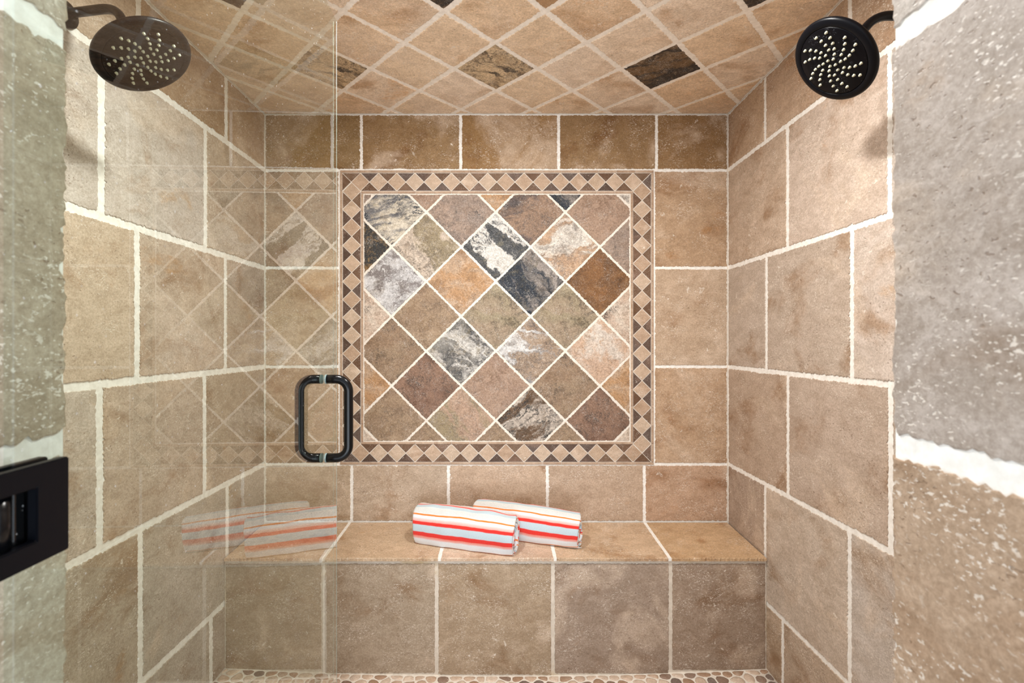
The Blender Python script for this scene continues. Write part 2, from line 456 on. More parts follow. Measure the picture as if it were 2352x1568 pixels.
side(wall_right, 1, [J(1.83), J(1.952), J(1.797), J(1.942), J(1.80), J(1.952)], colsR, YJ, YB)
# --- ceiling, diagonal lattice
HD = .3333/2
box_c = (XL+cg, XR-cg, -YB+cg, -YO-.22)
CN = (-.020, 1.894)                       # centre of the veined tile in the middle
cg2 = .0075
M['ceil_vein'] = stone('ceiling_vein_stone', (.76, .58, .37), (.10, .08, .06), (.42, .28, .15), .51, .60, 7, .9, (.05, .04, .035), 20, .55, 8, .5, .5)
M['ceil_dark'] = stone('ceiling_dark_stone', (.22, .135, .07), (.05, .042, .038), (.48, .36, .25), .45, .60, 9, .7, (.04, .035, .03), 22, .4, 9, -.4, .5)
ceil_pal = [(.80, .645, .47), (.76, .58, .40), (.82, .68, .53), (.78, .615, .44), (.74, .56, .385), (.82, .69, .55)]
special = {(0, 0): ('ceil_vein', (.6, .42, .24), 'pale gold diagonal tile with charcoal veins'),
           (4, 0): ('ceil_dark', (.3, .2, .1), 'dark brown marbled diagonal tile'),
           (-4, 0): ('ceil_vein', (.6, .42, .24), 'tan diagonal tile crackled with fine dark veins'),
           (-1, -3): ('ceil_dark', (.3, .2, .1), 'dark brown marbled diagonal tile'),
           (-5, -3): ('ceil_dark', (.3, .2, .1), 'dark brown marbled diagonal tile'),
           (5, -3): ('ceil_dark', (.3, .2, .1), 'dark brown marbled diagonal tile')}
for i in range(-8, 9):
    for j in range(-9, 4):
        if (i+j) % 2: continue
        cx_, cy_ = CN[0]+i*HD, CN[1]+j*HD*.99
        key = (i, j); sp_ = None
        if j == 0 and i in (0, 4, -4): sp_ = special[(i, 0)]
        if j == -3 and i in (-1, -5, 5): sp_ = special[(i, -3)]
        poly = [(cx_-HD, -cy_), (cx_, -cy_-HD), (cx_+HD, -cy_), (cx_, -cy_+HD)]
        if area2(poly) < 0: poly = poly[::-1]
        poly = clip_poly(inset(poly, cg2), box_c)
        if not poly: continue
        c = random.choice(ceil_pal)
        if key == (1, -3): c = (.44, .28, .15)
        if sp_: tile(ceiling, poly, M[sp_[0]], sp_[1], jag=.0032, label=sp_[2])
        else: tile(ceiling, poly, M['trav'], c, jag=.0048, step=.0045, lift=random.uniform(0, .0008))
# --- front wall with the door opening: one structure object, its tiles as children
bm = bmesh.new()
add_box(bm, (XL-TH, YO+BED, -.05), (JL-BED, YJ-BED, ZC))
add_box(bm, (JR+BED, YO+BED, -.05), (XR+TH, YJ-BED, ZC))
add_box(bm, (JL-BED, YO+BED, 2.36), (JR+BED, YJ-BED, ZC))
add_box(bm, (JL-BED, YO+BED, -.05), (JR+BED, YJ-BED, .09))
wall_front = link('wall_front', bm_mesh('wall_front', bm), None, M['grout']); wall_front['kind'] = 'structure'
def sub(parent_frame, u0, v0, u1, v1, col, jag=.0045, mat='trav'):
    if mat == 'trav_near': u0 -= .0048; u1 += .0048
    o = tile(wall_front, rect(u0, v0, u1, v1), M[mat], col, jag=jag)
    loc = o.location.copy(); m = Matrix((parent_frame[1], parent_frame[2], parent_frame[3])).transposed()
    o.matrix_local = Matrix.Translation(Vector(parent_frame[0])+m@loc) @ m.to_4x4()
    return o
fJL = ((JL, 0, 0), Vector((0, 1, 0)), Vector((0, 0, 1)), Vector((1, 0, 0)))
fJR = ((JR, 0, 0), Vector((0, -1, 0)), Vector((0, 0, 1)), Vector((-1, 0, 0)))
fIN = ((0, YJ, 0), Vector((-1, 0, 0)), Vector((0, 0, 1)), Vector((0, 1, 0)))
fOUT = ((0, YO, 0), Vector((1, 0, 0)), Vector((0, 0, 1)), Vector((0, -1, 0)))
jz = [.092, .293, .763, 1.229, 1.703, 2.173, 2.355]
cl = [(.48, .42, .33), (.48, .42, .33), (.48, .43, .35), (.41, .35, .27), (.48, .43, .36), (.46, .4, .31)]
cr = [(.42, .355, .30), (.42, .355, .30), (.43, .32, .23), (.41, .36, .32), (.44, .40, .36), (.42, .37, .32)]
for i in range(6):
    sub(fJL, YO+.001, jz[i]+.009, YJ-.001, jz[i+1]-.009, cl[i], .006, 'trav_near')
    sub(fJR, -YJ+.001, jz[i]+.009, -YO-.001, jz[i+1]-.009, cr[i], .006, 'trav_near')
fz = [0.02, .293, .763, 1.229, 1.703, 2.173, 2.44]
for i in range(6):
    for a, b in ((XL, JL), (JR, XR)):
        mid = (a+b)/2 + (.1 if i % 2 else -.1)
        for u0, u1 in ((a, mid), (mid, b)):
            sub(fIN, -u1+g2, fz[i]+g2, -u0-g2, fz[i+1]-g2, pal()); sub(fOUT, u0+g2, fz[i]+g2, u1-g2, fz[i+1]-g2, pal())

# --- pebble floor
def fz_(x, y): return -.018 + .030*(x/1.1)**2 - .010*(1-((y-1.25)/.7)**2)
bm = bmesh.new(); nx, ny = 24, 18; gv = []
for j in range(ny+1):
    for i in range(nx+1):
        x = XL-.02+(XR-XL+.04)*i/nx; y = YJ-.03+(YB-YJ+.05)*j/ny
        gv.append(bm.verts.new((x, y, fz_(x, y))))
for j in range(ny):
    for i in range(nx):
        a = j*(nx+1)+i; bm.faces.new((gv[a], gv[a+1], gv[a+nx+2], gv[a+nx+1]))
r = bmesh.ops.extrude_face_region(bm, geom=bm.faces[:])
for v in [q for q in r['geom'] if isinstance(q, bmesh.types.BMVert)]: v.co.z = -.09
floor = link('floor', bm_mesh('floor', bm, True), None, M['grout_fine']); floor['kind'] = 'structure'
rp = random.Random(5); SP = .050; seeds = []
ny_ = int((YB-YJ)/(SP*.82)); nx_ = int((XR-XL)/SP)
YFR = 1.936
for j in range(-1, int((YFR-YJ)/(SP*.80))+2):
    for i in range(-1, nx_+2):
        seeds.append((XL+(i+.5*(j % 2))*SP+rp.uniform(-.014, .014), YFR-.012-j*SP*.80+rp.uniform(-.012, .012)))
grid = {}
for sx, sy in seeds: grid.setdefault((int(sx//.08), int(sy//.08)), []).append((sx, sy))
def halfclip(poly, mx_, my_, dx, dy):
    out = []
    for i in range(len(poly)):
        a, b = poly[i], poly[(i+1) % len(poly)]
        da = (a[0]-mx_)*dx+(a[1]-my_)*dy; db = (b[0]-mx_)*dx+(b[1]-my_)*dy
        if da <= 0: out.append(a)
        if (da <= 0) != (db <= 0):
            t = da/(da-db); out.append((a[0]+t*(b[0]-a[0]), a[1]+t*(b[1]-a[1])))
    return out
pcol = [((.70, .57, .46), 5), ((.62, .47, .36), 4), ((.76, .64, .53), 4), ((.30, .21, .16), 3), ((.22, .17, .145), 2), ((.42, .28, .19), 3)]
pcol = [c for c, k in pcol for _ in range(k)]
cells = []
for sx, sy in seeds:
    poly = [(sx+.04*cos(k*pi/4), sy+.04*sin(k*pi/4)) for k in range(8)]
    gx, gy = int(sx//.08), int(sy//.08)
    for ax in (-1, 0, 1):
        for ay in (-1, 0, 1):
            for ox, oy in grid.get((gx+ax, gy+ay), []):
                dx, dy = ox-sx, oy-sy; L = math.hypot(dx, dy)
                if L < 1e-6 or L > .1: continue
                if len(poly) > 2: poly = halfclip(poly, sx+dx/2-dx/L*.0022, sy+dy/2-dy/L*.0022, dx, dy)
    if len(poly) < 3: continue
    poly = clip_poly(poly, (XL+.004, XR-.004, YJ+.004, YFR-.004))
    if len(poly) < 3 or abs(area2(poly)) < 2.2e-4: continue
    q = []
    for a, b in zip(poly, poly[1:]+poly[:1]):          # rounded corners
        q += [(a[0]*.75+b[0]*.25, a[1]*.75+b[1]*.25), (a[0]*.25+b[0]*.75, a[1]*.25+b[1]*.75)]
    cells.append(q)
def pebble_geo(q):
    cx_ = sum(p[0] for p in q)/len(q); cy_ = sum(p[1] for p in q)/len(q); n = len(q)
    vs = []
    for sc, h in ((1.0, -.003), (.93, .0016), (.62, .0034)):
        vs += [((p[0]-cx_)*sc, (p[1]-cy_)*sc, h) for p in q]
    fs = [(r*n+i, r*n+(i+1) % n, (r+1)*n+(i+1) % n, (r+1)*n+i) for r in (0, 1) for i in range(n)] + [tuple(range(2*n, 3*n))]
    return cx_, cy_, vs, fs
cells.sort(key=lambda q: -sum(p[1] for p in q)/len(q))
rest_v, rest_f = [], []
for k, q in enumerate(cells):
    if area2(q) < 0: q = q[::-1]
    cx_, cy_, vs, fs = pebble_geo(q)
    if k < 290:
        o = link('pebble', mesh_from('pebble', vs, fs, True), floor, M['pebble'])
        o.location = (cx_, cy_, fz_(cx_, cy_)); o.color = rp.choice(pcol)+(1,)
    else:
        b0 = len(rest_v); rest_v += [(x+cx_, y+cy_, z+fz_(cx_, cy_)) for x, y, z in vs]; rest_f += [tuple(b0+i for i in f) for f in fs]
o = link('pebbles', mesh_from('pebbles', rest_v, rest_f, True), floor, M['pebble']); o.color = (.5, .38, .29, 1); o['kind'] = 'stuff'
# --- corner beads of grout
bm = bmesh.new()
for x, y in ((XL, YB), (XR, YB)):
    add_box(bm, (x-.0035, y-.0035, .0), (x+.0035, y+.0035, ZC-.002))
o = link('grout_bead', bm_mesh('grout_bead', bm), wall_back, M['grout_fine'])
o.matrix_local = wall_back.matrix_world.inverted()

# ------------------------------------------------------------------ bench
bench = empty('bench', (0, 2.10, 0), 'tiled built-in shower bench running the full width below the mural', 'bench')
def bloc(o): o.location = Vector(o.location)-bench.location
ZF, ZBk, YF = .468, .485, 1.9265
BL, BR = XL+.001, XR-.001
v_ = [(BL, 1.940, -.02), (BR, 1.940, -.02), (BR, 1.940, ZF-.015), (BL, 1.940, ZF-.015), (BL, YB-.001, -.02), (BR, YB-.001, -.02), (BR, YB-.001, ZBk-.014), (BL, YB-.001, ZBk-.014)]
f_ = [(0, 1, 2, 3), (5, 4, 7, 6), (3, 2, 6, 7), (1, 0, 4, 5), (0, 3, 7, 4), (1, 5, 6, 2)]
core = link('bench_core', mesh_from('bench_core', v_, f_), bench, M['grout_stained']); core.location = -bench.location
fx = [BL] + [(px-CX)/F*1.938 for px in (742, 1003, 1270, 1540)] + [BR]
fc = [(.42, .345, .255), (.42, .345, .26), (.41, .32, .225), (.37, .295, .235), (.36, .28, .215)]
def framed(parent, fr, poly, mat, col, **kw):
    o = tile(parent, poly, mat, col, **kw)
    m = Matrix((fr[1], fr[2], fr[3])).transposed()
    o.matrix_local = Matrix.Translation(Vector(fr[0])+m@o.location-parent.location) @ m.to_4x4()
    return o
fBF = ((0, 1.9375, 0), Vector((1, 0, 0)), Vector((0, 0, 1)), Vector((0, -1, 0)))
for i in range(5):
    e0 = cg if i == 0 else .0055; e1 = cg if i == 4 else .0055
    zb = max(fz_(fx[i], 1.93), fz_(fx[i+1], 1.93), fz_((fx[i]+fx[i+1])/2, 1.93))
    framed(bench, fBF, rect(fx[i]+e0, fz_((fx[i]+fx[i+1])/2, 1.93)+.003, fx[i+1]-e1, ZF-.026), M['trav'], fc[i], name='front_tile', jag=.0032, lift=random.uniform(0, .0008))
ang = math.atan2(ZBk-ZF, YB-YF)
fST = ((0, YF, ZF), Vector((1, 0, 0)), Vector((0, cos(ang), sin(ang))), Vector((0, -sin(ang), cos(ang))))
sx_ = [BL, -.722, -.250, .222, .690, BR]
sc_ = [(.56, .42, .28), (.60, .46, .32), (.62, .47, .35), (.60, .45, .31), (.58, .41, .25)]
LEN = math.hypot(ZBk-ZF, YB-YF)
for i in range(5):
    e0 = cg if i == 0 else .0045; e1 = cg if i == 4 else .0045
    framed(bench, fST, rect(sx_[i]+e0, 0, sx_[i+1]-e1, LEN-.004), M['trav'], sc_[i], name='seat_tile', jag=.0022, th=.0135, rim=.003, bev=.002)
# thin grout filling between the seat tiles
for x in sx_[1:-1]:
    bm = bmesh.new(); add_box(bm, (x-.008, .004, -.014), (x+.008, LEN-.002, -.0016))
    o = link('seat_grout', bm_mesh('seat_grout', bm), bench, M['grout'])
    m = Matrix((fST[1], fST[2], fST[3])).transposed(); o.matrix_local = Matrix.Translation(Vector(fST[0])-bench.location) @ m.to_4x4()

# ------------------------------------------------------------------ mural
bm = bmesh.new(); add_box(bm, (MU0, MV0, -.002), (MU1, MV1, .0004))
mural = link('mural_panel', bm_mesh('mural_panel', bm), None, M['grout_fine']); frame(mural, *FB)
tag(mural, 'framed mosaic mural of diagonal marbled stone tiles on the back wall', 'mural')
FU0, FU1, FV0, FV1 = bx(835), bx(1447.5), bz(1013.5), bz(445.5)
WH = (.80, .76, .70); BK = (.035, .04, .05); TAN = (.42, .29, .19); DBR = (.20, .115, .065); OLV = (.38, .31, .20); GRY = (.36, .33, .31)
ST = {
 'a': stone('mural_banded_onyx', (.72, .66, .55), (.20, .20, .21), (.55, .46, .28), .48, .53, 4.5, .7, (.035, .045, .065), 9, .95, 5.0, -.25, .35, warp=.07),
 'b': stone('mural_speckled_tan', (.44, .33, .26), (.36, .28, .23), (.20, .16, .14), .4, .6, 8, .85, (.07, .065, .065), 20, 0, 9, 0, .5),
 'c': stone('mural_smoky_brown', (.36, .24, .165), (.12, .095, .09), (.08, .075, .08), .44, .60, 6, .5, (.05, .05, .055), 18, 0, 9, 0, .45),
 'd': stone('mural_rosy_brown', (.42, .29, .21), (.38, .26, .19), (.55, .42, .33), .4, .6, 7, .25, (.09, .08, .08), 10, 0, 9, 0, .4),
 'e': stone('mural_beige_onyx', (.36, .295, .19), (.66, .56, .46), (.74, .65, .55), .47, .53, 5, .8, (.12, .10, .08), 16, .4, 5, 1.0, .35, warp=.12),
 'f': stone('mural_black_white', (.76, .74, .70), (.09, .095, .10), (.36, .32, .22), .50, .54, 5.5, .9, (.035, .04, .05), 11, .85, 4.5, .8, .35, warp=.12),
 'g': stone('mural_cream_onyx', (.56, .38, .25), (.78, .73, .66), (.72, .60, .47), .46, .54, 5.5, .6, (.14, .12, .11), 11, .5, 4, -.3, .5, warp=.16),
 'h': stone('mural_white_grey', (.66, .66, .67), (.26, .235, .23), (.80, .80, .80), .46, .58, 11, .6, (.12, .11, .11), 26, 0, 9, 0, .9),
 'i': stone('mural_honey', (.52, .31, .16), (.52, .37, .25), (.66, .49, .35), .4, .6, 9, .2, (.2, .13, .08), 16, 0, 9, 0, .6),
 'j': stone('mural_slate_blue', (.36, .32, .29), (.035, .045, .062), (.20, .17, .11), .45, .53, 5.5, .9, (.025, .03, .04), 16, .6, 5, .95, .5, warp=.12),
 'k': stone('mural_rust', (.26, .13, .055), (.20, .105, .05), (.36, .22, .12), .4, .6, 7, .4, (.03, .03, .03), 22, 0, 9, 0, .45),
 'l': stone('mural_tan', (.41, .30, .20), (.34, .24, .16), (.46, .35, .25), .4, .6, 7, .6, (.12, .09, .07), 20, 0, 9, 0, .4),
 'm': stone('mural_olive', (.38, .32, .215), (.40, .31, .22), (.28, .23, .15), .4, .6, 5, .75, (.10, .08, .06), 9, 0, 9, 0, .3),
 'n': stone('mural_brown_vein', (.34, .235, .155), (.38, .28, .19), (.20, .145, .105), .4, .6, 7, .8, (.06, .05, .045), 14, 0, 9, 0, .4),
 'o': stone('mural_grey_gold', (.27, .26, .24), (.72, .70, .66), (.28, .22, .12), .48, .56, 6, .9, (.035, .04, .05), 13, .5, 4, .6, .6, warp=.16),
 'p': stone('mural_snow', (.42, .31, .22), (.76, .75, .74), (.66, .58, .50), .44, .50, 5, .8, (.07, .07, .08), 24, .5, 4, .1, .5, warp=.15),
 'q': stone('mural_peach', (.64, .46, .34), (.76, .68, .60), (.56, .37, .23), .46, .58, 7, .35, (.30, .21, .16), 14, 0, 9, .9, .6, warp=.2),
 'r': stone('mural_red_brown', (.32, .20, .14), (.25, .15, .105), (.13, .09, .075), .4, .6, 7, .75, (.06, .055, .05), 14, 0, 9, 0, .5),
 's': stone('mural_pink_olive', (.36, .29, .18), (.52, .36, .26), (.46, .38, .30), .46, .54, 5, .35, (.22, .18, .16), 10, .35, 7, 1.0, .4, warp=.1),
 't': stone('mural_zebra', (.62, .54, .46), (.17, .105, .06), (.10, .08, .065), .50, .55, 5, .7, (.03, .03, .03), 11, .95, 5.5, -.75, .35, warp=.09),
 'u': stone('mural_golden_dark', (.28, .18, .09), (.05, .05, .05), (.48, .32, .14), .42, .54, 8, .6, (.035, .04, .045), 15, .5, 8, -.9, .6, warp=.2),
 'v': stone('mural_crackled_cream', (.60, .46, .36), (.72, .62, .52), (.34, .24, .17), .45, .6, 7, 1.0, (.07, .06, .055), 13, 0, 9, .9, .4)}
lay = {(-1, -1): 'b', (1, -1): 'd', (3, -1): 'i', (5, -1): 'j', (7, -1): 'g', (0, 0): 'a', (2, 0): 'b', (4, 0): 'c', (6, 0): 'd',
       (-1, 1): 'u', (1, 1): 'e', (3, 1): 'f', (5, 1): 'g', (7, 1): 'b', (0, 2): 'h', (2, 2): 'i', (4, 2): 'j', (6, 2): 'k',
       (-1, 3): 'v', (1, 3): 'l', (3, 3): 'm', (5, 3): 'm', (7, 3): 'v', (0, 4): 'n', (2, 4): 'o', (4, 4): 'p', (6, 4): 'q',
       (-1, 5): 'i', (1, 5): 'r', (3, 5): 'd', (5, 5): 'n', (7, 5): 'i', (0, 6): 'l', (2, 6): 's', (4, 6): 't', (6, 6): 'r',
       (-1, 7): 'v', (1, 7): 'l', (3, 7): 'l', (5, 7): 'l', (7, 7): 'v'}
names = {'a': 'blue-grey banded white onyx tile', 'f': 'black and white marbled tile', 'h': 'white and grey mottled tile', 'j': 'blue-black marbled tile',
         'k': 'rusty dark brown tile', 'g': 'cream and white onyx tile', 'i': 'honey orange tile', 'm': 'olive tan tile', 'p': 'white and tan marbled tile',
         'q': 'peach and white tile', 't': 'brown tile with black wavy bands', 'o': 'grey, black and gold marbled tile', 'u': 'dark golden brown veined tile',
         'c': 'smoky dark brown tile', 'r': 'reddish brown tile', 's': 'olive and pink streaked tile', 'v': 'cream tile with dark crackle veins', 'e': 'beige and cream onyx tile'}
HU, HV = bx(1150+79.7)-bx(1150), .0
H2 = 79.7*SB
for (i, j), k in lay.items():
    cu = bx(899.5+79.75*i); cv = bz(487.3+79.72*j)
    poly = inset([(cu-H2, cv), (cu, cv-H2), (cu+H2, cv), (cu, cv+H2)], .0028)
    poly = clip_poly(poly, (FU0+.0015, FU1-.0015, FV0+.0015, FV1-.0015))
    if poly:
        o = tile(mural, poly, ST[k], (.5, .5, .5), name='mural_tile', jag=.0030, step=.0036, chip=.6, lift=.0022+random.uniform(0, .0006), rim=.0012, bev=.0014, label=names.get(k))
# border of diamonds and triangles
hd = 20.85*SB; hv = 20.66*SB
def small(poly, dark, nm, gap=.0012):
    if dark: c = random.choice([(.155, .09, .055), (.12, .08, .062), (.18, .11, .07), (.10, .066, .05), (.135, .10, .085), (.20, .13, .085)])
    else: c = random.choice([(.54, .41, .30), (.57, .44, .33), (.51, .375, .27), (.59, .47, .36)])
    if area2(poly) < 0: poly = poly[::-1]
    poly = inset(poly, gap)
    return tile(mural, poly, M['dark_small' if dark else 'trav_small'], c, name=nm, jag=.0004, step=.012, chip=0, bev=.0007, lift=.0022, rim=.0006)
for yc, inner in ((418.0, 1), (1040.0, -1)):
    for k in range(16):
        cu, cv = bx(828+41.73*k), bz(yc)
        small([(cu-hd, cv), (cu, cv-hv), (cu+hd, cv), (cu, cv+hv)], False, 'border_diamond')
        if k < 15:
            for s_ in (1, -1): small([(cu+.0006, cv+s_*hv), (cu+hd, cv), (cu+2*hd-.0006, cv+s_*hv)], True, 'border_triangle')
    # corners
    for su, cu in ((-1, bx(828)), (1, bx(828+41.73*15))):
        cv = bz(yc)
        small([(cu+su*2*hd, cv+inner*hv), (cu, cv+inner*hv), (cu+su*hd, cv)], True, 'border_triangle')
        small([(cu+su*2*hd, cv+inner*hv), (cu+su*hd, cv), (cu+su*2*hd, cv-inner*hv)], True, 'border_triangle')
for xc in (808.0, 1474.5):
    for k in range(15):
        cu, cv = bx(xc), bz(439.6+41.35*k)
        small([(cu-hd, cv), (cu, cv-hv), (cu+hd, cv), (cu, cv+hv)], False, 'border_diamond')
        if k < 14:
            for s_ in (1, -1): small([(cu+s_*hd, cv-.0006), (cu, cv-hv), (cu+s_*hd, cv-2*hv+.0006)], True, 'border_triangle')
def liner(u0, v0, u1, v1, n, vert):
    for k in range(n):
        a, b = k/n, (k+1)/n
        if vert: p = rect(u0, v0+(v1-v0)*a+.0006, u1, v0+(v1-v0)*b-.0006)
        else: p = rect(u0+(u1-u0)*a+.0006, v0, u0+(u1-u0)*b-.0006, v1)
        tile(mural, p, M['trav_small'], random.choice([(.50, .37, .27), (.53, .40, .30), (.47, .34, .245)]), name='liner_piece', jag=.0003, step=.02, chip=0, bev=.0018, lift=.0042, rim=.0016)
for (a, b, c, d, nu, nv) in ((781.3, 1501, 391.5, 1066.3, 17, 16), (829.3, 1453.8, 439.3, 1019.8, 15, 14)):
    t = 5.4
    liner(bx(a), bz(c+t), bx(b), bz(c), nu, False); liner(bx(a), bz(d), bx(b), bz(d-t), nu, False)
    liner(bx(a), bz(d-t-.4), bx(a+t), bz(c+t+.4), nv, True); liner(bx(b-t), bz(d-t-.4), bx(b), bz(c+t+.4), nv, True)

# ------------------------------------------------------------------ towels
def towel_mat(name):
    s = NB(name)
    uv = s.n('ShaderNodeUVMap'); sep = s.n('ShaderNodeSeparateXYZ'); s.l(uv.outputs[0], sep.inputs[0])
    tc = s.n('ShaderNodeTexCoord')
    u = s.math('ADD', sep.outputs[0], s.math('MULTIPLY', s.math('SUBTRACT', s.noise(tc.outputs['Object'], 9, 3), .5), .010))
    per = s.math('FRACT', s.math('DIVIDE', u, .2455))
    cr_ = s.n('ShaderNodeValToRGB'); s.put(cr_.inputs[0], per); el = cr_.color_ramp.elements
    W, B2, RD, PK, OR = (.84, .88, .92), (.56, .68, .74), (.80, .045, .035), (.86, .42, .37), (.86, .25, .045)
    W2 = (.90, .90, .88)
    stops = [(0, W), (30, W), (31.5, OR), (35, OR), (37, W), (57, W), (62, PK), (67, (.88, .25, .2)), (68, RD), (78, RD), (80, B2), (98, B2), (99.5, RD), (107, RD),
             (108, PK), (115, (.86, .68, .65)), (118, W), (124.5, W), (125.5, OR), (129, OR), (130.5, W2), (152, W2), (153, B2), (166, B2), (168, W), (170, RD), (174, RD), (175, W), (177, OR), (179, OR), (181, W)]
    while len(el) > 1: el.remove(el[-1])
    el[0].position = 0; el[0].color = W+(1,)
    for d, c in stops[1:]:
        e = el.new(d/185.0); e.color = c+(1,)
    fine = s.noise(s.scalev(uv.outputs[0], (1, .25, 1)), 900, 2)
    col = s.mix(1, cr_.outputs[0], s.mix(s.sm(fine, .3, .7), (.90, .90, .90), (1.05, 1.05, 1.05)), 'MULTIPLY')
    # waffle weave in the white band
    wa = s.math('SINE', s.math('MULTIPLY', sep.outputs[0], 2*pi/.0062)); wb = s.math('SINE', s.math('MULTIPLY', sep.outputs[1], 2*pi/.0062))
    wf = s.math('MULTIPLY', s.math('MULTIPLY', wa, wb), s.math('MULTIPLY', s.sm(per, 130/185, 133/185), s.sm(per, 150/185, 152/185, 1, 0)))
    col = s.mix(s.sm(wf, .1, .7, 0, .55), col, (.60, .66, .64))
    h = s.math('ADD', s.math('MULTIPLY', fine, .5), s.math('MULTIPLY', wf, -1.6))
    return s.finish(col, .95, h, .5, .0015, .1, Sheen_Weight=.3)
M['towel'] = towel_mat('striped_towel')
def towel(name, A, B, rad, label, seed, squash=.94):
    """A, B: bench points (x,y,z) under the two ends"""
    A, B = Vector(A), Vector(B); ax = (B-A); L = ax.length; ax.normalize()
    fwd = Vector((ax.y, -ax.x, 0)).normalized(); up = Vector((0, 0, 1))
    if fwd.y > 0: fwd = -fwd
    turns = 3.6; n = 260; m = 44; th = .0085; pitch = .0165
    e0 = R(-80)
    verts, uvs, faces = [], [], []
    arc = 0; prof = []
    for i in range(n+1):
        t = i/n*turns*2*pi; r = rad-pitch*t/(2*pi)
        if i: arc += r*(turns*2*pi/n)
        prof.append((t, r, arc))
    def pt(t, r, s_, inner):
        e = e0+t; w = .5+.5*cos(0)
        depth_ = (rad-r)/rad
        nz = noise.noise(Vector((cos(e)*1.2+seed, sin(e)*1.2, s_*4)))*.004 + noise.noise(Vector((e*1.1+seed, s_*7, 3)))*.0042*(1+1.6*depth_)
        bulge = 1 - .05*(2*s_-1)**4 - .02*sin(s_*5+seed)
        rr = (r-(th if inner else 0)+nz)*bulge
        if i_end is not None: pass
        p, q = cos(e)*rr*.86, sin(e)*rr*squash
        flat = -rad*.84
        if q < flat: q = flat+(q-flat)*.35
        q += rad*.865
        x = s_*L
        endw = max(0, abs(2*s_-1)-.82)/.18
        x += endw*(1 if s_ > .5 else -1)*(.010*noise.noise(Vector((t*.9, seed, 1)))-.012*depth_+.004*sin(t*2.2+seed))
        return A + ax*x + fwd*p + up*q
    i_end = None
    O = []
    for inner in (0, 1):
        rows_ = []
        for (t, r, a) in prof:
            rows_.append([])
            for j in range(m+1):
                s_ = .5-.5*cos(pi*j/m)*1.0 if True else j/m
                s_ = .35*s_+.65*j/m
                verts.append(pt(t, r, s_, inner)); uvs.append((a, s_*L)); rows_[-1].append(len(verts)-1)
        O.append(rows_)
    o_, i_ = O
    for i in range(n):
        for j in range(m):
            faces.append((o_[i][j], o_[i][j+1], o_[i+1][j+1], o_[i+1][j])); faces.append((i_[i][j], i_[i+1][j], i_[i+1][j+1], i_[i][j+1]))
        # rounded end selvedge
        for j, sg in ((0, -1), (m, 1)):
            mids = []
            for ii in (i, i+1):
                c = (Vector(verts[o_[ii][j]])+Vector(verts[i_[ii][j]]))/2+ax*sg*.0035
                mids.append(c)
            b = len(verts); verts.extend(mids); uvs.extend([(prof[i][2], j/m*L), (prof[i+1][2], j/m*L)])
            faces.append((o_[i][j], o_[i+1][j], b+1, b)); faces.append((b, b+1, i_[i+1][j], i_[i][j]))
    for i in (0, n):
        for j in range(m): faces.append((o_[i][j], o_[i][j+1], i_[i][j+1], i_[i][j]))
    base = (A+B)/2
    me = mesh_from(name, [v-base for v in verts], faces, True)
    bm = bmesh.new(); bm.from_mesh(me); 
    ul = bm.loops.layers.uv.new('UVMap')
    for f in bm.faces:
        for lp in f.loops: lp[ul].uv = uvs[lp.vert.index]
    bmesh.ops.remove_doubles(bm, verts=bm.verts[:], dist=.00005)
    bmesh.ops.recalc_face_normals(bm, faces=bm.faces[:]); bm.to_mesh(me); bm.free()
    o = link(name, me, None, M['towel']); o.location = base
    return tag(o, label, 'towel', 'rolled striped towels on the bench')
def seat_z(y): return ZF+(y-YF)*math.tan(ang)
towel('rolled_towel', (-.362, 2.100, seat_z(2.05)), (.063, 1.978, seat_z(1.975)), .083, 'rolled white towel with red and orange stripes, in front on the left', 3.1, 1.20)
towel('rolled_towel', (-.108, 2.190, seat_z(2.12)), (.342, 2.030, seat_z(2.02)), .0785, 'rolled white towel with red and orange stripes, behind on the right', 8.7, 1.12)

# ------------------------------------------------------------------ glass door
TG = R(1.4)
DX, DY = -.503+(YB-.440)*math.tan(TG), .440      # hinge end
door = empty('shower_door', (DX, DY, .10), 'clear frameless glass shower door standing open into the shower at left', 'shower door')
door.rotation_euler = (0, 0, pi/2+TG)            # local x runs along the pane, local -y faces the camera side
def dl(px, depth_x): pass
GW, GH = .935, 2.18
bm = bmesh.new(); add_box(bm, (0, -.005, 0), (GW, .005, GH), .0010, 1)
bmesh.ops.recalc_face_normals(bm, faces=bm.faces[:])
link('glass_panel', bm_mesh('glass_panel', bm), door, M['glass'])
hx = (1.283-DY)/cos(TG)
z1, z0 = 1.35+(CZ-1052)/F*1.283-.10+.001, 0
zt = 1.35+(CZ-870.5)/F*1.283-.10; zb = 1.35+(CZ-1051)/F*1.283-.10
for sg, nm in ((-1, 'near'), (1, 'far')):
    pth = round_path([(hx, sg*.006, zb), (hx, sg*.066, zb), (hx, sg*.066, zt), (hx, sg*.006, zt)], .033, 10)
    bm = bmesh.new(); tube(bm, pth, .0122, 24)
    h = link('handle', bm_mesh('handle', bm, True), door, M['black'])
    for z in (zb, zt):
        bm = bmesh.new(); tube(bm, [(hx, sg*.0051, z), (hx, sg*.0085, z)], .0128, 24)
        link('washer', bm_mesh('washer', bm), h, M['washer'])
bm = bmesh.new()
for y_ in (-.0050, .0050): add_box(bm, (GW-.0008, y_-.0003, .001), (GW+.0003, y_+.0003, GH-.001))
s = NB('polished_glass_edge'); M['edge'] = s.finish((.34, .42, .38), .2, None, spec=.5)
link('polished_edge', bm_mesh('polished_edge', bm), door, M['edge'])
